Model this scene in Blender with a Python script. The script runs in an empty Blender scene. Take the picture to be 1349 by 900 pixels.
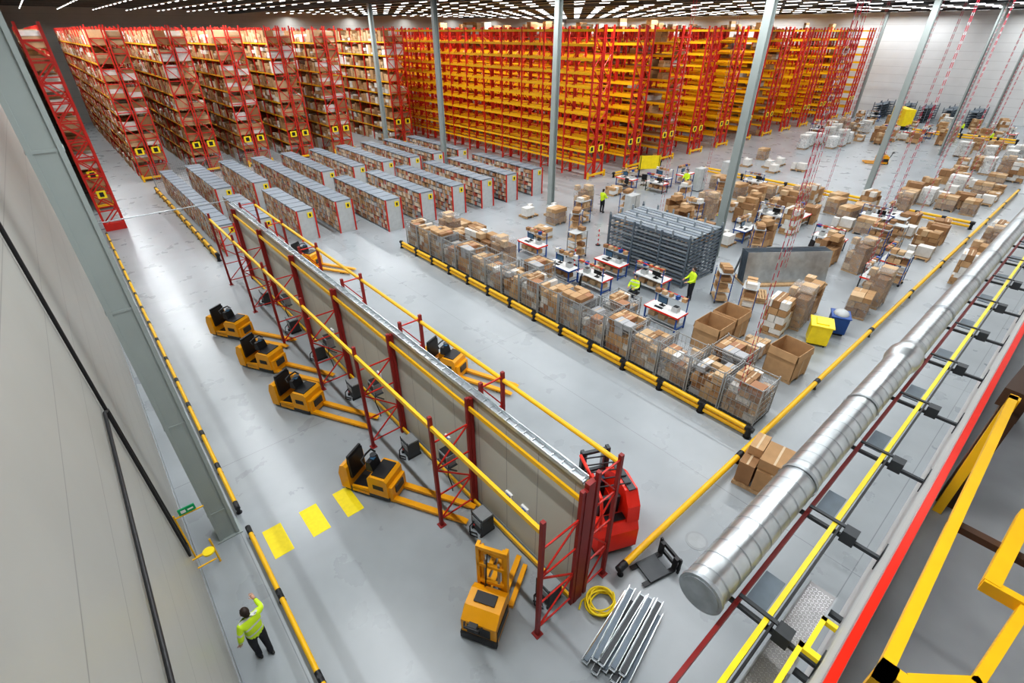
import bpy, bmesh, math, random
from mathutils import Vector, Matrix
random.seed(7)
R = random.random
def U(a,b): return a+(b-a)*R()

# ------------------------------------------------------------ materials
MATS={}
def mat(name,col,rough=.5,metal=0.0,var=.08,scale=4.0,bump=0.0,spec=None):
    if name in MATS: return MATS[name]
    m=bpy.data.materials.new(name); m.use_nodes=True
    nt=m.node_tree; n=nt.nodes; l=nt.links
    p=n['Principled BSDF']
    p.inputs['Roughness'].default_value=rough
    p.inputs['Metallic'].default_value=metal
    if spec is not None: p.inputs['Specular IOR Level'].default_value=spec
    tc=n.new('ShaderNodeTexCoord'); no=n.new('ShaderNodeTexNoise')
    no.inputs['Scale'].default_value=scale; no.inputs['Detail'].default_value=4
    l.new(tc.outputs['Object'],no.inputs['Vector'])
    r=n.new('ShaderNodeValToRGB')
    c=Vector(col)
    r.color_ramp.elements[0].position=.3; r.color_ramp.elements[1].position=.7
    r.color_ramp.elements[0].color=(*[max(0,x*(1-var)) for x in c],1)
    r.color_ramp.elements[1].color=(*[min(1,x*(1+var)) for x in c],1)
    l.new(no.outputs['Fac'],r.inputs['Fac']); l.new(r.outputs['Color'],p.inputs['Base Color'])
    if bump:
        b=n.new('ShaderNodeBump'); b.inputs['Strength'].default_value=bump
        l.new(no.outputs['Fac'],b.inputs['Height']); l.new(b.outputs['Normal'],p.inputs['Normal'])
    MATS[name]=m; return m
def line_mat(name,col,linecol,axis,period,width,rough=.5,metal=0,offset=0.0):
    """base colour with thin dark joints every <period> metres along axis"""
    m=mat(name,col,rough,metal,.04,.6)
    nt=m.node_tree; n=nt.nodes; l=nt.links; p=n['Principled BSDF']
    src=p.inputs['Base Color'].links[0].from_socket
    tc=n.new('ShaderNodeTexCoord'); s=n.new('ShaderNodeSeparateXYZ'); l.new(tc.outputs['Object'],s.inputs[0])
    a=n.new('ShaderNodeMath'); a.operation='ADD'; a.inputs[1].default_value=1000*period+offset
    l.new(s.outputs[axis],a.inputs[0])
    d=n.new('ShaderNodeMath'); d.operation='MODULO'; d.inputs[1].default_value=period; l.new(a.outputs[0],d.inputs[0])
    g=n.new('ShaderNodeMath'); g.operation='LESS_THAN'; g.inputs[1].default_value=width; l.new(d.outputs[0],g.inputs[0])
    mx=n.new('ShaderNodeMixRGB'); mx.inputs[2].default_value=(*linecol,1)
    l.new(g.outputs[0],mx.inputs[0]); l.new(src,mx.inputs[1]); l.new(mx.outputs[0],p.inputs['Base Color'])
    return m

YEL=mat('yellow_paint',(.86,.49,.012),.38,0,.05)
YELR=mat('rack_beam_yellow',(.92,.50,.010),.4,0,.05)
YELT=mat('truck_yellow',(.82,.37,.008),.32,0,.05)
YELF=mat('floor_marking_yellow',(.92,.74,.01),.55,0,.05,9)
YELB=mat('bin_yellow',(.95,.72,.02),.4)
RED=mat('rack_red',(.56,.022,.012),.42,0,.08)
REDB=mat('bright_red',(.85,.03,.012),.3,0,.05)
DRED=mat('dark_red_post',(.26,.018,.016),.45,0,.08)
BLK=mat('black_plastic',(.014,.014,.016),.45)
DGR=mat('dark_grey_steel',(.06,.065,.07),.45,.3)
GRY=mat('grey_steel',(.36,.38,.39),.4,.5)
COLM=mat('column_paint',(.33,.37,.36),.5,0,.04,1)
SLATE=mat('shelf_top_grey',(.20,.24,.28),.45,.1,.07,1)
LGR=mat('light_grey_panel',(.5,.52,.52),.5)
WIRE=mat('cage_wire',(.42,.43,.43),.4,.3)
WHT=mat('white_laminate',(.8,.8,.78),.45)
GALV=mat('galvanised_steel',(.60,.63,.64),.3,.9,.14,3,.03)
GALVD=mat('galvanised_dull',(.42,.45,.47),.4,.7,.15,5)
BLUE=mat('blue_paint',(.02,.08,.30),.4)
BLUG=mat('blue_grey_steel',(.14,.175,.21),.42,.25,.1)
BLUL=mat('pale_grey_steel',(.30,.34,.37),.42,.25,.1)
WOOD=mat('pallet_wood',(.50,.33,.18),.75,0,.2,8,.1)
SKIN=mat('skin',(.58,.34,.24),.55)
HAIR=mat('dark_hair',(.03,.018,.012),.6,0,.3,40)
PANT=mat('dark_trousers',(.02,.022,.03),.8,0,.2,20)
HIV=mat('hi_vis_yellow',(.66,.88,.03),.6,0,.08,12)
SHOE=mat('black_shoes',(.012,.012,.012),.5)
GRN=mat('exit_green',(.0,.35,.12),.5)
BROWN=mat('dark_brown_steel',(.07,.035,.02),.5)
SCR=mat('monitor_screen',(.05,.12,.2),.2)
CB=[mat('cardboard_a',(.42,.25,.12),.8,0,.1,3),mat('cardboard_b',(.50,.31,.16),.8,0,.1,3),
    mat('cardboard_c',(.31,.17,.08),.8,0,.1,3),mat('cardboard_d',(.56,.39,.23),.8,0,.1,3)]
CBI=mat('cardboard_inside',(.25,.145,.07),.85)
BKS=[mat('book_cream',(.68,.58,.46),.7),mat('book_brown',(.38,.19,.10),.7),mat('book_red',(.42,.10,.06),.7),
     mat('book_grey',(.42,.42,.43),.7),mat('book_tan',(.55,.35,.22),.7)]
CW=mat('white_carton',(.70,.68,.64),.7)
TAPE=mat('brown_tape',(.60,.46,.30),.5)

def film():
    m=bpy.data.materials.new('stretch_film'); m.use_nodes=True
    nt=m.node_tree;n=nt.nodes;l=nt.links
    for x in list(n): n.remove(x)
    o=n.new('ShaderNodeOutputMaterial'); mx=n.new('ShaderNodeMixShader')
    t=n.new('ShaderNodeBsdfTransparent'); g=n.new('ShaderNodeBsdfPrincipled')
    g.inputs['Base Color'].default_value=(.55,.57,.58,1); g.inputs['Roughness'].default_value=.22
    tc=n.new('ShaderNodeTexCoord')
    no=n.new('ShaderNodeTexNoise'); no.inputs['Scale'].default_value=3.5; no.inputs['Distortion'].default_value=2.5
    l.new(tc.outputs['Object'],no.inputs['Vector'])
    r=n.new('ShaderNodeMapRange'); r.inputs[1].default_value=.3; r.inputs[2].default_value=.75; r.inputs[3].default_value=.06; r.inputs[4].default_value=.45
    l.new(no.outputs[0],r.inputs[0]); l.new(r.outputs[0],mx.inputs[0])
    l.new(t.outputs[0],mx.inputs[1]); l.new(g.outputs[0],mx.inputs[2]); l.new(mx.outputs[0],o.inputs[0])
    return m
FILM=film()
CHAIN=line_mat('red_white_chain',(.55,.5,.52),(.5,.02,.05),2,.3,.2,.5)
VEST=line_mat('hi_vis_jacket',(.64,.88,.03),(.62,.64,.62),2,.22,.05,.6,0,.05)

# ------------------------------------------------------------ mesh builder
BOXF=[(0,3,2,1),(4,5,6,7),(0,1,5,4),(1,2,6,5),(2,3,7,6),(3,0,4,7)]
class B:
    def __init__(s): s.v=[];s.f=[];s.m=[];s.s=[];s.mats=[];s.ix={}
    def mi(s,m):
        if m.name not in s.ix: s.ix[m.name]=len(s.mats); s.mats.append(m)
        return s.ix[m.name]
    def b2(s,x0,x1,y0,y1,z0,z1,m):
        i=len(s.v); k=s.mi(m)
        s.v+=[(x0,y0,z0),(x1,y0,z0),(x1,y1,z0),(x0,y1,z0),(x0,y0,z1),(x1,y0,z1),(x1,y1,z1),(x0,y1,z1)]
        for f in BOXF: s.f.append(tuple(i+q for q in f)); s.m.append(k); s.s.append(False)
    def box(s,cx,cy,cz,sx,sy,sz,m,rz=0,rx=0,ry=0):
        if not(rz or rx or ry): return s.b2(cx-sx/2,cx+sx/2,cy-sy/2,cy+sy/2,cz-sz/2,cz+sz/2,m)
        M=Matrix.Rotation(rz,3,'Z')@Matrix.Rotation(ry,3,'Y')@Matrix.Rotation(rx,3,'X')
        i=len(s.v);k=s.mi(m)
        for (a,b,c) in [(-1,-1,-1),(1,-1,-1),(1,1,-1),(-1,1,-1),(-1,-1,1),(1,-1,1),(1,1,1),(-1,1,1)]:
            p=M@Vector((a*sx/2,b*sy/2,c*sz/2)); s.v.append((p.x+cx,p.y+cy,p.z+cz))
        for f in BOXF: s.f.append(tuple(i+q for q in f)); s.m.append(k); s.s.append(False)
    def frame(s,p0,p1):
        d=(Vector(p1)-Vector(p0)).normalized()
        up=Vector((0,0,1)) if abs(d.z)<.95 else Vector((1,0,0))
        a=d.cross(up).normalized(); b=a.cross(d).normalized(); return d,a,b
    def beam(s,p0,p1,w,h,m):
        d,a,b=s.frame(p0,p1); i=len(s.v);k=s.mi(m)
        for p in (Vector(p0),Vector(p1)):
            for (u,t) in ((-1,-1),(1,-1),(1,1),(-1,1)):
                q=p+a*u*w/2+b*t*h/2; s.v.append(tuple(q))
        for f in BOXF: s.f.append(tuple(i+q for q in f)); s.m.append(k); s.s.append(False)
    def cyl(s,p0,p1,r,m,n=12,r2=None,cap=True):
        if r2 is None: r2=r
        d,a,b=s.frame(p0,p1); k=s.mi(m); i=len(s.v)
        for p,rr in ((Vector(p0),r),(Vector(p1),r2)):
            for j in range(n):
                t=2*math.pi*j/n; s.v.append(tuple(p+a*math.cos(t)*rr+b*math.sin(t)*rr))
        for j in range(n):
            s.f.append((i+j,i+(j+1)%n,i+n+(j+1)%n,i+n+j)); s.m.append(k); s.s.append(True)
        if cap:
            i2=len(s.v); s.v+=s.v[i:i+2*n]
            s.f.append(tuple(i2+j for j in range(n))[::-1]); s.m.append(k); s.s.append(False)
            s.f.append(tuple(i2+n+j for j in range(n))); s.m.append(k); s.s.append(False)
    def tube(s,pts,r,m,n=8,taper=None):
        pts=[Vector(p) for p in pts]; k=s.mi(m); i=len(s.v); N=len(pts)
        pa=None
        for q,p in enumerate(pts):
            d=(pts[min(q+1,N-1)]-pts[max(q-1,0)]).normalized()
            if pa is None:
                up=Vector((0,0,1)) if abs(d.z)<.9 else Vector((1,0,0)); a=d.cross(up).normalized()
            else: a=(pa-d*pa.dot(d)).normalized()
            pa=a; b=d.cross(a); rr=r if taper is None else taper[q]
            for j in range(n):
                t=2*math.pi*j/n; s.v.append(tuple(p+a*math.cos(t)*rr+b*math.sin(t)*rr))
        for q in range(N-1):
            for j in range(n):
                s.f.append((i+q*n+j,i+q*n+(j+1)%n,i+(q+1)*n+(j+1)%n,i+(q+1)*n+j)); s.m.append(k); s.s.append(True)
        s.f.append(tuple(i+j for j in range(n))[::-1]); s.m.append(k); s.s.append(True)
        s.f.append(tuple(i+(N-1)*n+j for j in range(n))); s.m.append(k); s.s.append(True)
    def prism(s,prof,y0,y1,m,axis='y'):
        n=len(prof);k=s.mi(m);i=len(s.v)
        for y in (y0,y1):
            for (x,z) in prof: s.v.append((x,y,z) if axis=='y' else (y,x,z))
        for j in range(n):
            s.f.append((i+j,i+(j+1)%n,i+n+(j+1)%n,i+n+j)); s.m.append(k); s.s.append(False)
        s.f.append(tuple(i+j for j in range(n))[::-1]); s.m.append(k); s.s.append(False)
        s.f.append(tuple(i+n+j for j in range(n))); s.m.append(k); s.s.append(False)
    def ell(s,c,r,m,nu=14,nv=9,fn=None):
        k=s.mi(m);i=len(s.v)
        for a in range(nv+1):
            ph=math.pi*a/nv
            for b in range(nu):
                th=2*math.pi*b/nu
                p=[math.sin(ph)*math.cos(th),math.sin(ph)*math.sin(th),math.cos(ph)]
                if fn: p=fn(p)
                s.v.append((c[0]+p[0]*r[0],c[1]+p[1]*r[1],c[2]+p[2]*r[2]))
        for a in range(nv):
            for b in range(nu):
                s.f.append((i+a*nu+b,i+a*nu+(b+1)%nu,i+(a+1)*nu+(b+1)%nu,i+(a+1)*nu+b)); s.m.append(k); s.s.append(True)
    def mesh(s,name):
        me=bpy.data.meshes.new(name); me.from_pydata(s.v,[],s.f)
        for m in s.mats: me.materials.append(m)
        me.polygons.foreach_set('material_index',s.m); me.polygons.foreach_set('use_smooth',s.s)
        me.update()
        bm=bmesh.new(); bm.from_mesh(me); bmesh.ops.recalc_face_normals(bm,faces=bm.faces); bm.to_mesh(me); bm.free()
        return me
    def obj(s,name,loc=(0,0,0),rz=0,bevel=0):
        return put(s.mesh(name),name,loc,rz,bevel)
def put(me,name,loc=(0,0,0),rz=0,bevel=0,scale=None):
    o=bpy.data.objects.new(name,me); bpy.context.scene.collection.objects.link(o)
    o.location=loc; o.rotation_euler=(0,0,rz)
    if scale: o.scale=scale
    if bevel:
        md=o.modifiers.new('bevel','BEVEL'); md.width=bevel; md.segments=2; md.limit_method='ANGLE'; md.angle_limit=math.radians(40)
    return o

# ------------------------------------------------------------ room
XL,XR,YS,YN,ZC=-1.1,107.0,-3.2,103.0,15.0
fl=mat('floor_concrete',(.38,.41,.43),.34,0,.10,.25)
nt=fl.node_tree;n=nt.nodes;l=nt.links;p=n['Principled BSDF']
tc=n.new('ShaderNodeTexCoord'); n2=n.new('ShaderNodeTexNoise'); n2.inputs['Scale'].default_value=.9; n2.inputs['Detail'].default_value=7
l.new(tc.outputs['Object'],n2.inputs['Vector'])
mr=n.new('ShaderNodeMapRange'); mr.inputs[3].default_value=.22; mr.inputs[4].default_value=.36
l.new(n2.outputs['Fac'],mr.inputs[0]); l.new(mr.outputs[0],p.inputs['Roughness'])
src=p.inputs['Base Color'].links[0].from_socket
mx=n.new('ShaderNodeMixRGB'); mx.blend_type='MULTIPLY'; mx.inputs[0].default_value=.2
l.new(src,mx.inputs[1]); l.new(n2.outputs['Fac'],mx.inputs[2])
br=n.new('ShaderNodeTexBrick'); br.offset=0; br.inputs['Scale'].default_value=1; br.inputs['Brick Width'].default_value=11.5; br.inputs['Row Height'].default_value=14.4
br.inputs['Mortar Size'].default_value=.012; br.inputs['Color1'].default_value=(1,1,1,1); br.inputs['Color2'].default_value=(.97,.97,.97,1); br.inputs['Mortar'].default_value=(.65,.65,.65,1)
l.new(tc.outputs['Object'],br.inputs['Vector'])
m2=n.new('ShaderNodeMixRGB'); m2.blend_type='MULTIPLY'; m2.inputs[0].default_value=1
l.new(mx.outputs[0],m2.inputs[1]); l.new(br.outputs[0],m2.inputs[2]); l.new(m2.outputs[0],p.inputs['Base Color'])

WALL=line_mat('wall_sandwich_panel',(.38,.38,.355),(.24,.24,.23),2,1.15,.02,.42)
WALLW=line_mat('wall_white_panel',(.66,.67,.67),(.45,.45,.45),2,1.15,.03,.5)
CEIL=line_mat('ceiling_deck',(.075,.08,.085),(.04,.04,.04),0,.9,.25,.6)
def slab(name,x0,x1,y0,y1,z0,z1,m):
    b=B(); b.b2(x0,x1,y0,y1,z0,z1,m); return b.obj(name)
slab('floor',XL-.3,XR+.3,YS-.3,YN+.3,-.3,0,fl)
slab('ceiling',XL-.3,XR+.3,YS-.3,YN+.3,ZC,ZC+.3,CEIL)
slab('wall_left',XL-.3,XL,YS,YN,0,ZC,WALL)
slab('wall_right',XR,XR+.3,YS,YN,0,ZC,WALLW)
slab('wall_back',XL,XR,YN,YN+.3,0,ZC,WALL)
slab('wall_front',XL,XR,YS-.3,YS,0,ZC,WALLW)
slab('baseboard_left',XL,XL+.03,YS,YN,0,.25,GRY)
b=B()
for y in range(13,103,7):
    b.b2(XL,XR,y-.1,y+.1,ZC-.55,ZC-.02,DGR)
for x in (28,51,74,97):
    b.b2(x-.15,x+.15,YS,YN,ZC-.9,ZC-.56,DGR)
b.obj('roof_beams')
EM=bpy.data.materials.new('led_tube'); EM.use_nodes=True
pp=EM.node_tree.nodes['Principled BSDF']; pp.inputs['Emission Color'].default_value=(.95,.98,1,1); pp.inputs['Emission Strength'].default_value=3
try: EM.cycles.emission_sampling='NONE'
except: pass
b=B()
for i in range(27):
    x=2+i*3.95
    for j in range(26):
        y=8+j*3.7
        b.b2(x-.045,x+.045,y,y+1.4,ZC-.72,ZC-.66,EM)
    b.b2(x-.03,x+.03,4,102,ZC-.65,ZC-.58,LGR)
b.obj('ceiling_led_strips')
root=bpy.data.objects.new('ceiling_lamps',None); bpy.context.scene.collection.objects.link(root)
def lamp(x,y,e,ly=16):
    L=bpy.data.lights.new('lamp_tube','AREA'); L.shape='RECTANGLE'; L.size=.2; L.size_y=ly
    L.energy=e; L.color=(.95,.98,1.0); L.spread=math.radians(170)
    o=bpy.data.objects.new('lamp_tube',L); bpy.context.scene.collection.objects.link(o)
    o.location=(x,y,ZC-.95); o.parent=root
for ix,x in enumerate([3.2,14.5,26,37.5,49,60.5,72,83.5,95,104]):
    for y in (8,30,52,74,94):
        if x<27 and y>60: continue
        lamp(x,y,1180 if x<60 else 960)
for x in (3.2,8.0,12.6,17.2,21.8,28.2):
    for y in (66,86): lamp(x,y,900)

# ------------------------------------------------------------ columns
def hcol(b,h,w=.4,m=COLM):
    b.b2(-w/2,w/2,-w/2,-w/2+.05,0,h,m); b.b2(-w/2,w/2,w/2-.05,w/2,0,h,m); b.b2(-.03,.03,-w/2,w/2,0,h,m)
    b.b2(-w*.7,w*.7,-w*.7,w*.7,0,.03,m)
b=B(); hcol(b,ZC-.9); cm=b.mesh('steel_column')
for (x,y) in [(27.9,13.4),(27.9,27.6),(27.6,42),(28.4,55),(51,12.4),(74,12.4),(97,12.4),(97,29.2)]:
    put(cm,'steel_column',(x,y,0),math.pi/2)
b=B(); b.b2(-.24,.24,-.22,.22,0,ZC-.05,COLM); b.b2(-.25,-.17,-.25,.25,0,ZC-.05,COLM); b.b2(.17,.25,-.25,.25,0,ZC-.05,COLM)
b.b2(-.32,.32,-.3,.3,0,.03,COLM)
for z in range(1,14,3): b.b2(-.26,.26,-.24,.24,z,z+.05,COLM)
wc=b.mesh('wall_column')
put(wc,'wall_column',(-.25,11.75,0)); 

# ------------------------------------------------------------ pallet racks
def lattice(b,x0,x1,y,h,m,step=1.25,w=.05,post=.09,pm=None):
    pm=pm or m
    for x in (x0,x1): b.b2(x-post/2,x+post/2,y-post/2,y+post/2,0,h,pm)
    z=.25;k=0
    while z<h-.1:
        b.b2(x0,x1,y-w/2,y+w/2,z-w/2,z+w/2,m)
        z2=z+step
        if z2<h: b.beam((x0,y,z),(x1,y,z2),w,w,m) if k%2==0 else b.beam((x1,y,z),(x0,y,z2),w,w,m)
        z=z2;k+=1
def pallet(b,cx,cy,z=0,L=1.2,W=.8):
    for i in range(6): b.box(cx,cy-W/2+.06+i*(W-.12)/5,z+.13,L,.1,.025,WOOD)
    for x in (-L/2+.06,0,L/2-.06): b.box(cx+x,cy,z+.06,.1,W,.11,WOOD)
def rack(name,length,levels,bay,loaded,seed,wide=2.3,zt=12.1,bh=.08,post=.14,br=.06):
    random.seed(seed); b=B(); nb=int(length/bay)
    singles=[(-wide/2,-.1),(.1,wide/2)] if wide>1.5 else [(-wide/2,wide/2)]
    for (a,c) in singles:
        for i in range(nb+1):
            lattice(b,a,c,i*bay,zt+ (0 if i else .1),RED,1.1,br if i else .07,post)
        for i in range(nb):
            y0=i*bay;y1=y0+bay
            for z in levels:
                for x in (a,c): b.b2(x-.05,x+.05,y0+.06,y1-.06,z-bh,z+bh,YELR)
                if loaded:
                    b.b2(a+.05,c-.05,y0+.07,y1-.07,z+bh,z+bh+.02,WOOD)
            if loaded:
                zs=[0]+list(levels)
                for k,z in enumerate(zs):
                    gap=(zs[k+1] if k+1<len(zs) else z+1.3)-z-.2
                    y=y0+.12
                    while y<y1-.5:
                        wd=min(U(.45,.95),y1-.1-y)
                        if R()<loaded:
                            zz=z+bh+.03 if z else .02
                            hh=U(.4,1)*gap; nn=random.choice([1,2,3,3]); cmx=random.choice(CB+[CW,CB[0],CB[3],CB[1]])
                            for q in range(nn):
                                ww=U(-.12,.08)
                                b.b2(a-.05-ww*.5,c+.05+ww,y+U(0,.08),y+wd-U(.01,.1),zz+q*hh/nn,zz+(q+1)*hh/nn-.015,cmx if R()<.55 else random.choice(CB+[CW,CW]))
                        y+=wd+.03
    for (a,c) in singles:
        b.b2((a+c)/2-.32,(a+c)/2+.32,-.12,-.09,2.3,2.85,YELB); b.b2((a+c)/2-.16,(a+c)/2+.16,-.13,-.12,2.4,2.75,BLK)
    b.b2(-wide/2-.1,wide/2+.1,-.4,-.28,.25,.42,YEL)
    for x in (-wide/2,wide/2): b.b2(x-.08,x+.08,-.42,-.26,0,.6,YEL)
    return b.mesh(name)
LV=[1.6,2.9,4.2,5.5,6.8,8.1,9.4,10.7]
rA=rack('pallet_rack_loaded',42,LV,2.8,.93,1,bh=.06,post=.1,br=.04); rB=rack('pallet_rack_loaded',42,LV,2.8,.88,2,bh=.06,post=.1,br=.04)
for i,x in enumerate([5.7,10.3,14.9,19.5,24.1,32.0]):
    put([rA,rB][i%2],'pallet_rack_loaded',(x,57.2,0))
LE=[1.3,2.35,3.4,4.45,5.5,6.55,7.6,8.65,9.7,10.75,11.8]
rE=rack('pallet_rack_empty',66,LE,3.0,0,3,bh=.095,post=.13,br=.05)
rF=rack('pallet_rack_part_loaded',42,LE,3.0,0.14,4,bh=.095,post=.13,br=.05)
xs=[37.2+5.7*i for i in range(12)]
for i,x in enumerate(xs): put(rE if i%4!=2 else rF,'pallet_rack_empty',(x,31.3,0))
rW=rack('wall_pallet_rack_loaded',52,LV,2.8,.8,5,wide=1.15,bh=.055,post=.1,br=.04)
put(rW,'wall_pallet_rack',(.95,49.5,0))
b=B()
lattice(b,-.55,.55,0,12.2,RED,1.1,.07,.13); lattice(b,-.55,.55,1.1,12.2,RED,1.1,.07,.13)
for z in LV:
    for x in (-.55,.55): b.b2(x-.04,x+.04,.05,1.05,z-.06,z+.06,RED)
b.b2(-.25,.25,-.11,-.08,2.2,2.7,YELB); b.b2(-.12,.12,-.12,-.11,2.3,2.6,BLK)
b.b2(-.55,.55,-.1,.1,0,.5,RED)
b.obj('rack_end_tower',(.85,43.2,0))
b=B()
for i in range(9):
    x=4.9+i*1.4; b.b2(x-.03,x+.03,-.03,.03,0,2.2,GRY)
for k in range(12): b.b2(4.9,16.1,-.008,.008,.2+k*.18,.215+k*.18,GRY)
for k in range(75): b.b2(4.9+k*.15,4.912+k*.15,-.006,.006,.15,2.2,GRY)
b.obj('wire_mesh_fence',(0,52.6,0))

# ------------------------------------------------------------ book shelving
def shelf(name,length,h,w,seed,nl=6):
    random.seed(seed); b=B()
    b.b2(-w/2,w/2,0,length,h-.06,h,SLATE)
    k=0
    while k<length: 
        b.b2(-w/2,w/2,k,k+.02,h,h+.015,DGR); k+=1.0
    b.b2(-.02,.02,.05,length-.05,.05,h-.06,LGR)
    for e in (0,length-.04):
        b.b2(-w/2,w/2,e,e+.04,0,h-.06,LGR)
    b.b2(-w/2-.05,-w/2+.03,-.06,.02,0,h,RED); b.b2(w/2-.03,w/2+.05,-.06,.02,0,h,RED)
    b.b2(.1,.42,-.03,-.005,h-.55,h-.2,YELB); b.b2(.2,.32,-.035,-.03,h-.48,h-.28,BLK)
    for l_ in range(nl):
        z=.1+l_*(h-.15)/nl
        b.b2(-w/2,w/2,.04,length-.04,z-.02,z,GRY)
        for sx in (-1,1):
            y=.08
            while y<length-.3:
                wd=U(.12,.36)
                if R()<.95:
                    d=U(-.03,.03); hh=U(.6,.94)*(h-.15)/nl
                    xa=sx*(w/2-d-.005); xb=sx*.05
                    b.b2(min(xa,xb),max(xa,xb),y,y+wd-.015,z,z+hh,random.choice(BKS+CB[:2]+[BKS[4],BKS[0]]))
                y+=wd
    for i in range(int(length/1.03)+1):
        y=min(i*1.03+.02,length-.05)
        for x in (-w/2,w/2): b.b2(x-.02,x+.02,y,y+.025,0,h,LGR)
    return b.mesh(name)
SW_=1.12
sN=shelf('book_shelving',8.3,2.15,SW_,11); sN2=shelf('book_shelving',8.3,2.15,SW_,12)
sF=shelf('book_shelving',9.6,2.15,SW_,13); sL=shelf('book_shelving_long',18,2.15,SW_,14)
for i,x in enumerate([15.6,18.3,21.0,23.7,26.2,29.0]):
    put([sN,sN2][i%2],'book_shelving',(x,30.4,0))
for i,x in enumerate([7.75,10.35,15.6,18.3,21.0,23.7,26.2,29.0]):
    put(sF,'book_shelving',(x,40.9,0))
put(sL,'book_shelving',(12.95,32.3,0))
s6=shelf('book_shelving',6.8,2.0,1.1,15)
put(s6,'book_shelving',(10.35,32.4,0)); put(s6,'book_shelving',(7.75,32.4,0))
sS=shelf('narrow_shelving',18,1.9,.85,16); put(sS,'narrow_shelving',(5.75,33,0))

# ------------------------------------------------------------ guard rails
def rail(name,p0,p1,r=.07,z=.3,step=1.5,double=False,foot=.09):
    b=B(); p0=Vector((*p0,0)); p1=Vector((*p1,0)); L=(p1-p0).length; n_=max(1,round(L/step)); d=(p1-p0)/n_
    for i in range(n_+1):
        q=p0+d*i
        b.cyl(q,q+Vector((0,0,z+r*1.1)),foot,BLK,12); b.cyl(q,q+Vector((0,0,.02)),foot*1.6,BLK,12)
        u=d.normalized()*.14
        b.cyl(q-u+Vector((0,0,z)),q+u+Vector((0,0,z)),r*1.12,BLK,12)
    for i in range(n_):
        q=p0+d*i; u=d.normalized()*.1
        b.cyl(q+u+Vector((0,0,z)),q+d-u+Vector((0,0,z)),r,YEL,12)
        if double: b.cyl(q+u+Vector((0,0,z*.42)),q+d-u+Vector((0,0,z*.42)),r*.9,YEL,12)
    return b.obj(name)
rail('guard_rail',(.2,4.0),(.2,11.1),.06,.3,2.3,foot=.05)
rail('guard_rail',(.18,12.2),(.18,41.5),.06,.3,1.9,foot=.05)
rail('guard_rail',(14.2,4.2),(14.2,27.2),.085,.36,1.75,True)
rail('guard_rail',(6.95,3.83),(60,3.83),.09,.34,5.9,foot=.05)
rail('guard_rail',(4.75,32.5),(4.75,52),.1,.4,1.6,True)
rail('guard_rail',(46.8,11.5),(46.8,25.5),.1,.45,1.9,True)
rail('guard_rail',(46,4.3),(46,9.2),.1,.45,1.7,True)
rail('guard_rail',(88,8),(88,19),.12,.5,2,True)
rail('guard_rail',(38.5,29.9),(46,29.9),.08,.4,1.9,True)

# ------------------------------------------------------------ partition wall with rack frames
PAN=line_mat('partition_panel',(.55,.54,.48),(.32,.31,.29),1,1.12,.02,.5)
b=B(); X=5.68
b.b2(X-.05,X+.05,4.25,29.6,0.0,3.9,PAN)
b.b2(X-.06,X+.06,4.25,29.6,3.8,3.905,GRY); b.b2(X-.06,X+.06,4.25,29.6,0,.1,GRY)
b.obj('partition_panel_wall')
b=B()
b.b2(X-.08,X+.10,4.3,29.65,3.92,3.96,GALVD)
for i in range(85):
    y=4.35+i*.3; b.b2(X-.085,X+.105,y,y+.03,3.96,3.98,GALV)
b.b2(X+.10,X+.12,4.3,29.65,3.92,4.03,GALV); b.b2(X-.10,X-.08,4.3,29.65,3.92,4.03,GALV)
b.obj('cable_tray')
b=B()
ys=[4.15,8.05,12.1,16.2,20.3,24.4,28.5]
for i,y in enumerate(ys):
    lattice(b,4.35,5.45,y,3.95,RED,.95,.035,.09,DRED)
    b.b2(4.25,4.45,y-.1,y+.1,0,.02,DRED)
    b.b2(5.50,5.6,y-.06,y+.06,0,3.9,DRED)
    lattice(b,5.9,6.62,y,4.2,RED,.95,.035,.09,DRED)
    b.b2(6.52,6.72,y-.1,y+.1,0,.02,DRED)
b.b2(X-.1,X+.1,4.10,4.22,0,4.05,DRED)
b.obj('rack_upright_frames')
b=B()
for i in range(6):
    y0,y1=ys[i]+.05,ys[i+1]-.05
    b.b2(4.30,4.38,y0,y1,3.58,3.70,YEL)
    b.b2(5.44,5.50,y0,y1,3.58,3.70,YEL)
    b.b2(5.44,5.50,y0,y1,.12,.24,YEL)
    b.cyl((6.62,y0,3.95),(6.62,y1,3.95),.06,YEL,12)
    b.b2(5.88,5.94,y0,y1,3.6,3.7,YEL)
b.obj('rack_beams')
b=B(); b.cyl((XL,29.7,4.1),(5.7,29.7,4.1),.025,GALVD,10)
for x in (-.9,2.5): b.cyl((x,29.7,4.1),(x,29.7,4.02),.05,GALVD,10)
b.b2(XL,XL+.3,29.5,29.9,3.9,4.3,GRY); b.obj('conduit_pipe')
for y in (6.0,6.6,9.4,13.6,17.5):
    b=B(); b.b2(0,.06,-.12,.12,-.14,.14,WHT); b.b2(-.035,0,-.07,.07,-.09,.09,BLUE); b.cyl((-.035,0,.0),(-.06,0,.0),.03,REDB,10)
    b.obj('wall_socket_box',(X-.11,y,1.5))

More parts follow.
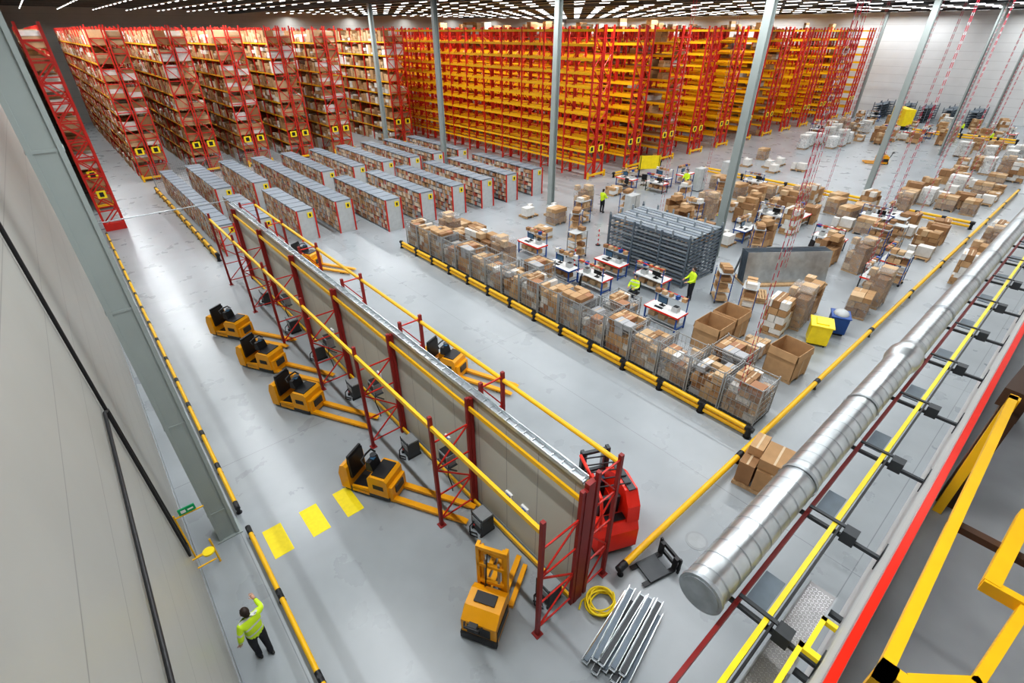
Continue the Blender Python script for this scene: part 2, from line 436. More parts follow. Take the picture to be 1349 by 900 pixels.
# ------------------------------------------------------------ vehicles
def pallet_truck():
    b=B(); 
    b.b2(-1.2,.35,-.4,.4,.06,.2,DGR)
    b.prism([(-.32,.2),(.34,.2),(.34,.82),(.26,.9),(-.22,.9),(-.32,.8)],-.41,.41,YELT)
    b.b2(-.2,.24,-.33,.33,.9,.93,BLK)
    b.prism([(-1.28,.12),(-.98,.12),(-.98,.98),(-1.08,1.04),(-1.2,1.0),(-1.3,.7)],-.42,.42,YELT)
    b.b2(-.98,-.9,-.32,.32,.5,1.25,BLK); b.prism([(-1.02,1.0),(-.92,1.0),(-.92,1.34),(-.99,1.34)],-.3,.3,BLK)
    b.b2(-.9,-.34,-.42,.1,.2,.26,BLK)
    b.prism([(-.9,.1),(-.33,.1),(-.33,.62),(-.9,.5)],.3,.42,YELT)
    b.prism([(-.9,.1),(-.33,.1),(-.33,.38),(-.9,.32)],-.42,-.36,YELT)
    b.prism([(-.45,.9),(-.2,.9),(-.28,1.22),(-.42,1.22)],-.2,.2,BLK)
    b.tube([(-.4,-.28,1.2),(-.52,-.24,1.3),(-.52,0,1.33),(-.52,.24,1.3),(-.4,.28,1.2)],.03,BLK,8)
    b.cyl((-.35,.1,1.2),(-.35,.1,1.28),.1,DGR,14)
    b.box(-.3,0,1.24,.14,.12,.03,SCR)
    b.b2(.34,.46,-.36,.36,.06,.62,YELT); b.b2(.46,.5,-.2,.2,.3,.55,DGR)
    for s in (-1,1):
        b.prism([(.4,.07),(2.55,.07),(2.72,.09),(2.78,.11),(2.6,.155),(.4,.17)],s*.27-.085,s*.27+.085,YELT)
        b.cyl((2.3,s*.27-.05,.045),(2.3,s*.27+.05,.045),.045,BLK,12); b.cyl((2.15,s*.27-.05,.045),(2.15,s*.27+.05,.045),.045,BLK,12)
        b.cyl((-.75,s*.3-.05,.09),(-.75,s*.3+.05,.09),.09,BLK,14)
    b.cyl((-.05,-.06,.12),(-.05,.06,.12),.12,BLK,16)
    b.b2(-.15,.2,-.416,-.41,.45,.62,BLK); b.b2(-.15,.2,.41,.416,.45,.62,BLK)
    return b.mesh('pallet_truck')
pt=pallet_truck()
def at(me,name,x,y,ang,bev=.02): return put(me,name,(x,y,0),math.radians(ang),bev)
for (x,y,a) in [(3.15,22.5,-58),(3.4,18.95,-60),(3.55,15.5,-61),(3.8,10.15,-61),(8.8,13.8,-68),(8.7,28.0,-60)]:
    at(pt,'pallet_truck',x,y,a)

def stacker():
    b=B()
    b.prism([(-.95,.06),(-.12,.06),(-.12,.85),(-.3,.95),(-.7,.92),(-.95,.7)],-.42,.42,YELT)
    b.prism([(-.99,.05),(-.9,.05),(-.9,.3),(-.99,.24)],-.44,.44,BLK)
    b.b2(-.965,-.94,-.28,.28,.3,.62,BLK)
    b.prism([(-.6,.94),(-.34,.955),(-.34,.98),(-.6,.965)],-.25,.25,BLK)
    b.b2(-.9,-.2,-.44,-.42,.25,.55,BLK); b.b2(-.9,-.2,.42,.44,.25,.55,BLK)
    b.tube([(-.9,0,.3),(-1.1,0,.75),(-1.2,0,1.1)],.04,BLK,10)
    b.tube([(-1.18,-.2,1.12),(-1.3,-.15,1.18),(-1.3,.15,1.18),(-1.18,.2,1.12)],.03,BLK,8); b.box(-1.2,0,1.12,.12,.2,.08,BLK)
    for s in (-1,1):
        b.b2(-.1,.06,s*.33-.04,s*.33+.04,.05,2.2,YELT)
        b.b2(-.04,.08,s*.25-.03,s*.25+.03,.1,2.1,YELT)
        b.b2(0,1.15,s*.42-.06,s*.42+.06,.04,.14,YELT)
        b.prism([(.1,.15),(1.25,.15),(1.32,.17),(1.2,.2),(.16,.22),(.16,.75),(.1,.75)],s*.2-.07,s*.2+.07,YELT)
        b.cyl((1.02,s*.42-.05,.05),(1.02,s*.42+.05,.05),.05,BLK,12)
        b.cyl((-.7,s*.3-.05,.08),(-.7,s*.3+.05,.08),.08,BLK,14)
        b.cyl((-.06,s*.16,.3),(-.06,s*.16,1.7),.03,GRY,10)
    for z in (2.14,1.55,.95): b.b2(-.1,-.02,-.36,.36,z-.05,z+.05,YELT)
    b.b2(-.02,.07,-.28,.28,1.86,1.96,YELT)
    b.b2(.08,.12,-.3,.3,.3,.42,DGR); b.b2(.08,.12,-.3,.3,.62,.74,DGR)
    b.tube([(-.05,.05,1.9),(-.12,.08,2.05),(-.14,.1,1.6),(-.2,.12,.95)],.018,BLK,6)
    return b.mesh('pallet_stacker')
st=stacker()
at(st,'pallet_stacker',4.05,5.35,30); at(st,'pallet_stacker',64,15.7,120)

# red reach truck: open black cockpit between red hull, side tower and mast
b=B()
b.b2(-1.05,.6,-.55,.55,.06,.3,DGR)
b.prism([(-1.12,.2),(-.62,.2),(-.62,1.1),(-.75,1.22),(-1.0,1.12),(-1.12,.85)],-.57,.57,REDB)
b.prism([(-1.05,1.1),(-.62,1.1),(.3,1.1),(.3,1.75),(-.2,2.02),(-.75,1.98),(-1.0,1.6)],-.57,-.22,REDB)
b.prism([(-.62,.25),(.45,.25),(.45,1.12),(-.62,1.12)],-.57,-.2,REDB)
b.prism([(-.62,.25),(.45,.25),(.45,.5),(-.62,.5)],-.2,.57,DGR)
b.prism([(-.62,.3),(.35,.3),(.35,.75),(-.62,.95)],.47,.57,REDB)
b.prism([(-.66,.9),(-.5,.9),(-.56,1.75),(-.7,1.75)],-.16,.42,BLK); b.b2(-.55,-.1,-.12,.42,.5,.85,BLK)
b.prism([(.2,.4),(.45,.4),(.45,1.3),(.3,1.36),(.15,1.1)],-.2,.55,BLK)
b.cyl((.12,.2,1.2),(.0,.2,1.33),.15,DGR,16); b.box(.22,-.05,1.42,.1,.24,.14,SCR)
b.b2(-.8,.15,-.5,-.3,2.0,2.03,DGR); b.box(-.35,-.575,1.5,.7,.01,.28,DGR); b.box(-.85,0,1.2,.25,.6,.03,BLK)
for s in (-1,1):
    b.b2(.48,.64,s*.36-.05,s*.36+.05,.05,2.25,DGR); b.b2(.54,.68,s*.27-.03,s*.27+.03,.05,2.15,GRY)
    b.b2(.4,1.6,s*.48-.07,s*.48+.07,.05,.2,REDB)
    b.prism([(.72,.1),(1.8,.1),(1.86,.13),(.78,.16),(.78,.7),(.72,.7)],s*.24-.07,s*.24+.07,DGR)
    b.cyl((1.45,s*.48-.08,.1),(1.45,s*.48+.08,.1),.1,BLK,14); b.cyl((-.75,s*.45-.08,.16),(-.75,s*.45+.08,.16),.16,BLK,14)
b.tube([(-1.0,.5,1.05),(-.98,.5,1.7),(-.85,.5,2.08),(-.6,.5,2.16),(.5,.46,2.2)],.045,REDB,10)
for x in (-.6,-.35,-.1,.15,.4): b.beam((x,.5,2.17),(x,-.45,2.05),.03,.03,BLK)
for z in (2.18,1.5,.8): b.b2(.5,.6,-.38,.38,z-.04,z+.04,DGR)
b.obj('reach_truck',(7.75,5.3,0),math.radians(66),.03)

def charger():
    b=B(); b.b2(-.2,.2,-.24,.24,.1,.62,DGR); b.b2(-.18,.18,-.22,.22,.62,.66,GRY); b.b2(-.215,-.2,-.18,.18,.35,.55,GRY)
    for s in(-1,1):
        b.b2(-.24,.24,s*.2-.02,s*.2+.02,0,.1,BLK); b.beam((-.2,s*.22,.62),(-.2,s*.22,.72),.02,.02,BLK)
    b.tube([(-.2,.1,.4),(-.34,.14,.25),(-.4,.05,.03),(-.3,-.15,.03),(-.25,-.05,.05),(-.36,.15,.04)],.02,BLK,6)
    b.cyl((-.215,.1,.25),(-.23,.1,.25),.03,REDB,10)
    return b.mesh('battery_charger')
ch=charger()
for (x,y) in [(5.15,7.2),(5.15,11.0),(5.15,15.0),(5.15,18.4),(5.15,21.3),(5.15,25),(5.15,4.62)]: put(ch,'battery_charger',(x,y,0),0,.01)
def wcharger():
    b=B(); b.b2(-.18,.16,-.28,.28,-.02,0,DGR)
    for s in (-1,1): b.beam((-.16,s*.22,-.02),(.16,s*.22,-.32),.03,.03,DGR)
    b.b2(-.15,.14,-.22,.22,0,.4,GRY); b.b2(-.165,-.15,-.16,.16,.12,.34,BLK); b.b2(-.12,.12,-.2,.2,.4,.42,BLK)
    b.tube([(-.1,-.2,.1),(-.2,-.3,-.2),(-.15,-.4,-.6),(-.1,-.3,-.9)],.018,BLK,6)
    return b.mesh('wall_battery_charger')
wcm=wcharger()
for y in (9.0,13.4,17.3,22.0): put(wcm,'wall_battery_charger',(5.29,y,1.1))

# ------------------------------------------------------------ floor markings, hose, profiles, forks
for x in (.7,1.72,2.72):
    b=B(); b.b2(x-.25,x+.25,10.0,11.08,0.0,.004,YELF); b.b2(x-.24,x+.24,10.01,11.07,.004,.005,YELF); b.obj('crossing_stripe')
b=B(); pts=[]
for i in range(200):
    t=i/200*2*math.pi*6; r=.33+.05*math.sin(t*1.37)+.03*math.cos(t*.41)
    pts.append((r*math.cos(t),r*.9*math.sin(t),.03+i*.0009+.02*math.sin(t*.7)))
b.tube(pts,.022,YELB,6); b.tube([(.35,0,.05),(.1,.3,.04),(-.3,.35,.03),(-.5,.25,.03)],.022,YELB,6)
b.obj('coiled_hose',(5.98,3.65,0))
b=B(); random.seed(3)
for j in range(3): b.b2(-.8+j*.75,-.7+j*.75,-.5,.5,0,.08,WOOD)
for r_ in range(2):
    for i in range(5-r_):
        y=-.42+i*.21+r_*.1; z=.08+r_*.13; dx=U(-.14,.14); a=U(-.05,.05)
        b.box(dx,y,z+.012,2.0,.16,.02,GALVD,a)
        for oy in(-.075,.075): b.box(dx-oy*math.sin(a),y+oy,z+.06,2.0,.014,.1,GALV,a)
        b.box(dx,y,z+.045,1.9,.10,.04,DGR if (i+r_)%2 else BLUG,a)
b.b2(-.9,.9,.44,.5,.08,.14,WOOD)
b.obj('steel_profile_bundle',(5.8,2.78,0),math.radians(12))
b=B()
for s in(-1,1):
    b.prism([(.0,.03),(.95,.03),(1.0,.05),(.06,.09),(.06,.5),(0,.5)],s*.25-.06,s*.25+.06,BLK)
b.b2(-.06,0,-.38,.38,.12,.22,BLK); b.b2(-.06,0,-.38,.38,.4,.5,BLK); b.b2(-.05,0,-.38,-.32,.0,.55,BLK); b.b2(-.05,0,.32,.38,0,.55,BLK); b.b2(.2,.8,-.3,.3,.07,.1,DGR)
b.obj('fork_carriage',(8.15,3.25,0),math.radians(165))
b=B(); b.cyl((0,0,0),(0,0,.006),.3,mat('manhole_grey',(.30,.32,.33),.4),28); b.cyl((0,0,.006),(0,0,.009),.24,mat('manhole_grey2',(.35,.37,.38),.4),28); b.obj('manhole_cover',(9.3,3.1,0))

# ------------------------------------------------------------ parcels row
def pile(b,x0,x1,y0,y1,z0,h,s=.38,cols=None,wob=.03):
    cols=cols or CB; z=z0
    while z<z0+h-.1:
        lh=U(.6,1.1)*s; y=y0
        top=z+lh>z0+h*.7
        while y<y1-.12:
            wy=min(U(.7,1.5)*s,y1-y); x=x0
            while x<x1-.12:
                wx=min(U(.8,1.7)*s,x1-x)
                if not(top and R()<.28):
                    a=U(-1,1)*wob
                    b.box(x+wx/2,y+wy/2,z+lh/2,wx-.02,wy-.02,lh-.012-(U(0,.1)*lh if top else 0),random.choice(cols),a)
                    if R()<.5: b.box(x+wx/2,y+wy/2,z+lh-.008,wx*.9,.05,.006,TAPE,a)
                x+=wx
            y+=wy
        z+=lh
def cage(seed,h,wrap):
    random.seed(seed); b=B()
    b.b2(-.6,.6,-.64,.64,.1,.16,DGR)
    for x in(-.5,.5):
        for y in(-.54,.54): b.cyl((x,y-.02,.06),(x,y+.02,.06),.06,BLK,10)
    pile(b,-.54,.54,-.6,.6,.16,h,.32,CB+[CW,CB[1],CB[3],BKS[3],BKS[1]],.06)
    for k in range(6):
        z=.2+k*.28; t=.016 if k<5 else .035
        for x in (-.6,.6): b.b2(x-.008,x+.008,-.64,.64,z,z+t,WIRE)
        for y in (-.64,.64): b.b2(-.6,.6,y-.008,y+.008,z,z+t,WIRE)
    for k in range(8):
        t=-.64+k*.183
        for x in (-.6,.6): b.b2(x-.006,x+.006,t-.006,t+.006,.16,1.62,WIRE)
    for k in range(7):
        t=-.6+k*.2
        for y in (-.64,.64): b.b2(t-.006,t+.006,y-.006,y+.006,.16,1.62,WIRE)
    for x in(-.6,.6):
        for y in (-.64,.64): b.b2(x-.022,x+.022,y-.022,y+.022,.1,1.68,WIRE)
    if wrap: b.b2(-.57,.57,-.62,.62,.17,h*.92+.16,FILM)
    return b.mesh('parcel_roll_cage')
cg=[cage(20+i,U(1.15,1.6),i%3!=1) for i in range(8)]
i=0; y=4.95
while y<27.2:
    put(cg[i%8],'parcel_roll_cage',(15.3,y,0)); 
    if i%4==1 and y<20: put(cg[(i+3)%8],'parcel_roll_cage',(16.65,y,0))
    y+=1.36; i+=1

# ------------------------------------------------------------ generic packing-area goods
def stack(seed,h,cols,L=1.2,W=.9,s=.45,wrap=False):
    random.seed(seed); b=B(); pallet(b,0,0,0,L,W); pile(b,-L/2,L/2,-W/2,W/2,.15,h,s,cols,.02)
    if wrap: b.b2(-L/2-.02,L/2+.02,-W/2-.02,W/2+.02,.1,h*.98+.1,FILM)
    return b.mesh('pallet_of_cartons')
SK=[stack(40+i,[.5,.8,1.1,1.4,1.7,1.9,.6,1.2][i],CB if i%3 else CB+[CW,CW],s=[.35,.45,.55,.4,.5,.45,.6,.35][i],wrap=i%4==1) for i in range(8)]
SW=[stack(60+i,[1.4,1.7,1.0][i],[CW,WHT,CW],s=.6,wrap=True) for i in range(3)]
for i,(x,y) in enumerate([(16.9,20.3),(16.9,21.7),(17.0,23.0),(16.9,24.4),(17.0,25.8),(18.3,24.8),(18.2,26.2)]): put(SK[[5,4,3,7,5,2,1][i]],'pallet_of_cartons',(x,y,0),math.pi/2)
def open_carton(L,W,H,nm='open_carton'):
    b=B(); t=.02; c=CB[1]
    b.b2(-L/2,L/2,-W/2,-W/2+t,.14,H,c); b.b2(-L/2,L/2,W/2-t,W/2,.14,H,c); b.b2(-L/2,-L/2+t,-W/2,W/2,.14,H,c); b.b2(L/2-t,L/2,-W/2,W/2,.14,H,c)
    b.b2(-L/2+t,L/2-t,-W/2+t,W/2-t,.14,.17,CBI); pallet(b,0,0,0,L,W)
    for s in (-1,1):
        b.box(0,s*(W/2+.02),H-.16,L*.96,.012,.3,c,0,s*.15); b.box(s*(L/2+.02),0,H-.16,.012,W*.96,.3,c,0,0,-s*.15)
    b.b2(-.03,.03,-W/2-.005,-W/2,.14,H,TAPE)
    return b.mesh(nm)
oc=open_carton(1.25,1.15,1.3); 
def table(seed,topm=WHT,leg=BLUE,edge=REDB):
    random.seed(seed); b=B(); L,W=1.8,.85
    b.b2(-L/2,L/2,-W/2,W/2,.76,.8,topm); b.b2(-L/2,L/2,-W/2-.015,-W/2,.73,.81,edge); b.b2(-L/2-.015,-L/2,-W/2,W/2,.73,.81,edge); b.b2(L/2,L/2+.015,-W/2,W/2,.73,.81,edge)
    b.b2(-L/2+.1,L/2-.1,-W/2+.1,W/2-.05,.25,.28,LGR)
    for x in (-L/2+.06,L/2-.06):
        for y in (-W/2+.06,W/2-.06): b.b2(x-.03,x+.03,y-.03,y+.03,0,.76,leg)
        b.b2(x-.02,x+.02,W/2-.07,W/2-.03,.8,1.5,leg)
        b.b2(x-.02,x+.02,-W/2+.06,W/2-.06,.1,.15,leg)
    b.b2(-L/2+.06,L/2-.06,W/2-.25,W/2-.03,1.3,1.33,LGR); b.b2(-L/2+.06,L/2-.06,W/2-.06,W/2-.03,1.47,1.5,edge)
    b.box(-.3,.15,.82,.25,.18,.03,BLK); b.box(-.3,.15,.9,.04,.04,.2,BLK); b.box(-.3,.13,1.1,.5,.04,.32,BLK); b.box(-.3,.105,1.1,.46,.012,.28,SCR)
    b.box(-.3,-.15,.815,.42,.15,.025,BLK)
    b.box(.45,.1,.92,.3,.3,.24,LGR); b.box(.45,.1,1.05,.22,.2,.03,BLK)
    for k in range(5): b.box(-.7+k*.35,.28,1.33+.09,U(.12,.25),.2,.17,random.choice(CB+[CW,BLUE]))
    for k in range(3): b.box(-.6+k*.55,0,.4,.35,.4,.22,random.choice(CB))
    b.box(.1,-.25,.815,.3,.21,.02,WHT,.3)
    return b.mesh('packing_desk')
TB=[table(70),table(71,WHT,BLUE,BLUE),table(72,WHT,DGR)]
def cart(seed,col=BLUE):
    random.seed(seed); b=B()
    for x in(-.5,.5):
        for y in (-.32,.32): b.b2(x-.02,x+.02,y-.02,y+.02,.12,1.65,col); b.cyl((x,y-.02,.06),(x,y+.02,.06),.06,BLK,10)
    for z in (.16,.65,1.15,1.6):
        b.b2(-.52,.52,-.34,.34,z,z+.03,WOOD if z<1.6 else LGR)
        for k in range(3):
            if R()<.75: b.box(-.32+k*.32,U(-.05,.05),z+.15,.28,.45,U(.15,.26),random.choice(CB+[CW]))
    return b.mesh('shelf_trolley')
CT=[cart(80),cart(81),cart(82,GRY)]
def chair():
    b=B()
    for k in range(5):
        a=k*2*math.pi/5; b.beam((0,0,.1),(.28*math.cos(a),.28*math.sin(a),.07),.04,.03,BLK); b.cyl((.28*math.cos(a),.28*math.sin(a)-.02,.035),(.28*math.cos(a),.28*math.sin(a)+.02,.035),.035,BLK,8)
    b.cyl((0,0,.1),(0,0,.42),.03,GRY,10); b.box(0,0,.44,.46,.46,.06,BLK); b.box(0,-.24,.8,.42,.06,.46,BLK,0,.1); b.b2(-.03,.03,-.28,-.23,.42,.8,BLK)
    return b.mesh('office_chair')
CH=chair()

placed=[(19.4,12.9,.7),(21.7,11.2,.5),(29.4,23.6,.5),(32.5,15.6,.6),(90,14,.6),(39.4,22.8,.5),(84,10,.6),(92,21.5,2.4),(64,15.7,2)]
placed+=[(x,y,.6) for (x,y) in [(27.9,13.4),(27.9,27.6),(51,12.4),(74,12.4),(97,12.4)]]
def place(me,name,x,y,a=0,r=.8):
    placed.append((x,y,r)); return put(me,name,(x,y,0),math.radians(a))
b=B(); 
for k in range(13):
    z=.12+k*.2
    for y in (-2.6,-.9,.9,2.6): b.b2(-1.55,1.55,y-.05,y+.05,z-.03,z+.03,BLUG)
    for x in (-1.57,-.05,1.47): b.b2(x,x+.08,-2.65,2.65,z+.02,z+.11,BLUL if k%2 else BLUG)
for x in (-1.55,-.5,.5,1.55):
    for y in (-2.6,-1.56,-.5,.5,1.56,2.6): b.b2(x-.04,x+.04,y-.04,y+.04,2.6,2.95,BLUL); 
for x in (-1.55,1.55):
    for y in (-2.6,-.9,.9,2.6): b.b2(x-.05,x+.05,y-.05,y+.05,0,2.8,BLUG)
for i in range(8): b.b2(-1.5+i*.39,-1.2+i*.39,-2.6,2.6,2.66,2.7,BLUL if i%2 else SLATE)
b.obj('stacked_steel_racks',(24.1,14.8,0)); placed.append((24.1,14.8,3.5))
b=B()
for i in range(6): b.box(0,-.5+i*.14,.95,4.6,.03,1.7,GALV if i==5 or i==0 else BLUG,0,-.12)
b.b2(-2.3,2.3,-.9,.6,0,.1,WOOD)
for x in (-2.1,0,2.1): b.beam((x,.95,0),(x,.45,1.5),.08,.08,BLUG); b.b2(x-.04,x+.04,-.8,.95,0,.08,BLUG)
b.obj('sheet_metal_rack',(27.6,9.3,0),math.radians(-38)); placed.append((27.6,9.3,2.6))
place(oc,'open_carton',18.4,8.1,0,.9); place(oc,'open_carton',19.85,8.1,0,.9); place(oc,'open_carton',18.9,5.1,-4,1)
place(SK[0],'pallet_of_cartons',19.2,6.6,0); 
b=B(); pallet(b,0,0,0,1.5,1.4)
for (x,y,L,W,H,z) in [(-.35,-.25,.75,.85,.75,.15),(.38,-.25,.68,.8,.7,.15),(0,.45,1.4,.45,.75,.15),(-.15,-.2,1.0,.8,.35,.92),(.2,.42,.8,.4,.3,.91)]:
    b.box(x,y,z+H/2,L-.01,W-.01,H,random.choice(CB)); b.box(x,y,z+H+.004,L*.98,.06,.006,TAPE)
b.obj('pallet_of_cartons',(12.75,2.95,0),math.radians(8))
b=B()
b.prism([(-.38,.1),(.38,.1),(.48,1.0),(-.48,1.0)],-.4,.4,YELB); b.b2(-.52,.52,-.46,.46,1.0,1.06,YELB); b.b2(-.3,.3,-.25,.25,1.06,1.1,YELB)
for x in(-.3,.3):
    for y in(-.3,.3): b.cyl((x,y-.02,.06),(x,y+.02,.06),.06,BLK,10); b.b2(x-.02,x+.02,y-.02,y+.02,.06,.12,BLK)
b.obj('waste_bin',(22.3,5.2,0),.4,.03); placed.append((22.3,5.2,.8))
b=B(); b.prism([(-.36,.1),(.36,.1),(.44,.9),(-.44,.9)],-.35,.35,BLUE); b.b2(-.47,.47,-.4,.4,.9,.96,BLUE); b.ell((0,0,.95),(.38,.32,.2),LGR)
b.b2(-.3,.3,-.3,.3,0,.1,BLK); b.obj('waste_bin',(23.9,5.0,0),.4,.03); placed.append((23.9,5,.8))
for (x,y,k) in [(23.2,6.6,5),(21.9,6.9,3),(24.6,6.7,4)]: place(SK[k],'pallet_of_cartons',x,y,5)
for (x,y,k,a) in [(22.9,10.2,0,40),(22.2,8.5,1,20),(30.5,22.2,0,10),(26.5,23,1,0),(21.5,18.9,2,0),(24.2,21.5,0,30),(35.5,20.5,1,5)]: place(CT[k],'shelf_trolley',x,y,a)
b=B(); pallet(b,0,0,0); pallet(b,.02,.03,.15); b.obj('wooden_pallets',(24.5,8.9,0),.5); placed.append((24.5,8.9,.8))
for (x,y,k,a) in [(19.7,20.9,0,-90),(18.6,17.3,1,-90),(21.1,15.9,0,-90),(21.2,13.2,0,90),(18.6,10.6,0,-90),(19.0,15.3,0,90),
    (36.7,27.0,0,-90),(39.3,25.2,1,-90),(37.5,24.4,2,90),(42,24.5,0,0),(30.3,5.6,2,0),(33.6,5.7,0,0),(34.5,9.4,2,90),(41.5,9,1,90),(36.5,14,1,90)]:
    place(TB[k],'packing_desk',x,y,a,1.0)
for (x,y,a) in [(17.9,15.6,30),(38.3,26.3,-60),(35.6,26.4,80),(32.2,9.8,50)]: place(CH,'office_chair',x,y,a,.5)
for (x,y,k) in [(26.2,25.6,6),(25.1,24.2,1),(22.3,22.8,0),(24.6,26.6,6),(34.8,2.6,3),(36.6,2.6,4),(38.4,2.6,2),(40.2,2.6,5),(42.5,2.6,3),(52,21,6),(53.6,22.2,6),(55.5,22,6),(52.5,24,6),(57,24.5,1),(54.5,19.6,6),
    (34,26.2,0),(42.5,21.5,1),(28.6,24.8,5)]:
    place(SK[k],'pallet_of_cartons',x,y,random.choice([0,90,5,-4]))
for (x,y) in [(66,24),(68,24.3),(70,24),(72,23.6),(69,22),(71.2,21.8),(73.5,22),(75,24),(72.5,6.5),(74.5,6.2),(74,8.4),(77,7)]: place(SW[random.randrange(3)],'pallet_of_white_cartons',x,y)
random.seed(99)
def free(x,y,r=.95): return all((x-a)**2+(y-c)**2>(r+d)**2*.8 for a,c,d in placed)
gx=26.6
while gx<45.2:
    gy=5.2
    while gy<20.8:
        x,y=gx+U(-.3,.3),gy+U(-.3,.3)
        if free(x,y,.75) and R()<.9:
            q=R()
            if q<.78: place(SK[random.randrange(8)],'pallet_of_cartons',x,y,random.choice([0,90,8,-10]),.75)
            elif q<.93: place(CT[random.randrange(3)],'shelf_trolley',x,y,random.choice([0,90,30]),.65)
            else: place(TB[random.randrange(3)],'packing_desk',x,y,random.choice([0,90]),1)
        gy+=1.75
    gx+=1.8
for i in range(60):
    x,y=U(49,62),U(4.6,9.6)
    if free(x,y,.75): place(random.choice([SK[0],SK[2],SK[6],SK[1],SK[7],SW[2]]),'pallet_of_cartons',x,y,random.choice([0,90]),.75)
for i in range(40):
    x,y=U(64,84),U(4.6,11)
    if free(x,y,.75): place(random.choice(SK+SW),'pallet_of_cartons',x,y,random.choice([0,90]),.75)
for i in range(150):
    x,y=U(76,104),U(6,28)
    if free(x,y,.8) and not(86<x<90) and not (99.0<x and y>13): 
        q=R()
        if q<.7: place(random.choice(SK+SW[:1]),'pallet_of_cartons',x,y,random.choice([0,90]))
        elif q<.85: place(random.choice(TB),'packing_desk',x,y,random.choice([0,90]),1)
        else: place(random.choice(CT),'shelf_trolley',x,y,random.choice([0,90]),.8)
for i in range(10):
    b=B()
    for k in range(6): b.b2(-1.5,1.5,-.6,.6,.2+k*.35,.26+k*.35,BLUG); 
    for x in (-1.45,1.45):
        for y in (-.55,.55): b.b2(x-.05,x+.05,y-.05,y+.05,0,2.3,BLUG)
    b.obj('steel_stillage_stack',(101+ (i%2)*3.3,15+ (i//2)*3,0))
b=B(); b.b2(-2.2,2.2,-.6,.6,.5,2.6,YELB); b.b2(-2.2,2.2,-.62,-.6,1.4,1.5,BLK)
for x in(-2,2): b.b2(x-.1,x+.1,-.5,.5,0,.5,BLK)
b.obj('yellow_machine_cabinet',(92,21.5,0),.6)
b=B(); b.b2(-1,1,-.04,.04,.7,1.9,YELB)
for x in(-.9,.9): b.b2(x-.04,x+.04,-.04,.04,0,1.9,BLK); b.b2(x-.3,x+.3,-.3,.3,0,.04,BLK)
b.obj('yellow_notice_board',(41.3,28.0,0),-.6)
for (x,y) in [(40.5,22.2),(44.6,22.0),(29.5,21)]:
    b=B(); b.b2(-.5,.5,-.3,.3,.08,1.9,LGR); b.b2(-.01,.01,-.31,-.3,.12,1.85,DGR); b.b2(-.45,.45,-.25,.25,0,.08,DGR); b.b2(.05,.08,-.34,-.31,.9,1.1,DGR)
    if free(x,y,.5): b.obj('steel_cabinet',(x,y,0))
SPM=line_mat('safety_post_stripes',(.8,.8,.8),(.75,.03,.02),2,.3,.15,.5)
for (x,y) in [(24.0,19.3),(20.4,18.0),(22.8,20.2)]:
    b=B(); b.cyl((0,0,0),(0,0,.05),.16,BLK,16); b.cyl((0,0,.05),(0,0,1.05),.035,SPM,12); b.obj('safety_post',(x,y,0))

b=B(); random.seed(12)
for (x,y) in [(13.3,4.6),(24,8),(27,5.4),(30.5,10.5),(33,7),(36,11),(39,6.3),(43,6),(44.5,10.6),(49,6),(54,9),(57,6.0),(63,8),(26.9,17.0),(33.5,18)]:
    for q in (0,.28):
        b.cyl((x+q,y,U(1.9,2.6)),(x+q,y,ZC-.6),.011,CHAIN,6,cap=False)
    b.b2(x-.05,x+.33,y-.03,y+.03,ZC-.65,ZC-.58,GRY)
b.obj('hanging_chains')

# ------------------------------------------------------------ left wall details
b=B()
b.cyl((XL+.05,10.0,1.6),(XL+.05,9.5,14),.03,BLK,8); b.cyl((XL+.05,10.4,1.6),(XL+.05,10.0,5.9),.025,BLK,8)
b.cyl((XL+.05,9.5,6.15),(XL+.05,1.0,6.15),.028,BLK,8); b.cyl((XL+.05,9.5,6.15),(XL+.05,10.0,5.9),.028,BLK,8)
b.cyl((XL+.05,10.0,1.6),(XL+.05,10.4,1.6),.03,BLK,8)
b.obj('wall_conduits')
b=B()
b.cyl((XL,10.9,2.0),(XL+.65,10.9,2.0),.02,YEL,8); b.cyl((XL+.04,10.9,.5),(XL+.04,10.9,2.1),.02,YEL,8); b.cyl((XL+.04,10.9,.55),(XL+.45,10.9,.55),.02,YEL,8)
b.cyl((XL+.45,10.9,.0),(XL+.45,10.9,.9),.025,YEL,8); b.cyl((XL+.04,10.2,.9),(XL+.45,10.2,.9),.02,YEL,8)
b.cyl((XL+.35,10.45,.95),(XL+.35,10.45,1.0),.13,YELB,20); b.cyl((XL,10.45,.97),(XL+.35,10.45,.97),.02,YEL,8)
b.b2(XL+.15,XL+.5,10.86,10.89,2.05,2.23,GRN); b.b2(XL+.2,XL+.3,10.85,10.86,2.1,2.18,WHT); b.b2(XL+.34,XL+.46,10.85,10.86,2.12,2.16,WHT)
b.obj('door_guard_with_exit_sign')

# ------------------------------------------------------------ spiral duct & cantilever rack along front
b=B()
DY,DZ,DR=1.22,5.3,.295
def duct_seg(x0,x1,r,r2=None):
    b.cyl((x0,DY,DZ),(x1,DY,DZ),r,GALV,40,r2,cap=False)
duct_seg(4.42,12.6,DR); duct_seg(12.6,12.9,DR,DR*1.2); duct_seg(12.9,13.15,DR*1.2); duct_seg(13.15,13.5,DR*1.2,DR*.95); duct_seg(13.5,60,DR*.95)
x=4.6
while x<60:
    if not 12.5<x<13.6: b.cyl((x,DY,DZ),(x+.02,DY,DZ),DR*(1 if x<13 else .95)+.006,GALVD,40,cap=False)
    x+=.3 if x<30 else 1
for x in (7.4,10.3,16.1,19,22,27):
    b.cyl((x-.04,DY,DZ),(x+.04,DY,DZ),DR*(1 if x<13 else .95)+.018,GALVD,40,cap=False)
b.cyl((4.39,DY,DZ),(4.45,DY,DZ),DR+.02,GALVD,40)
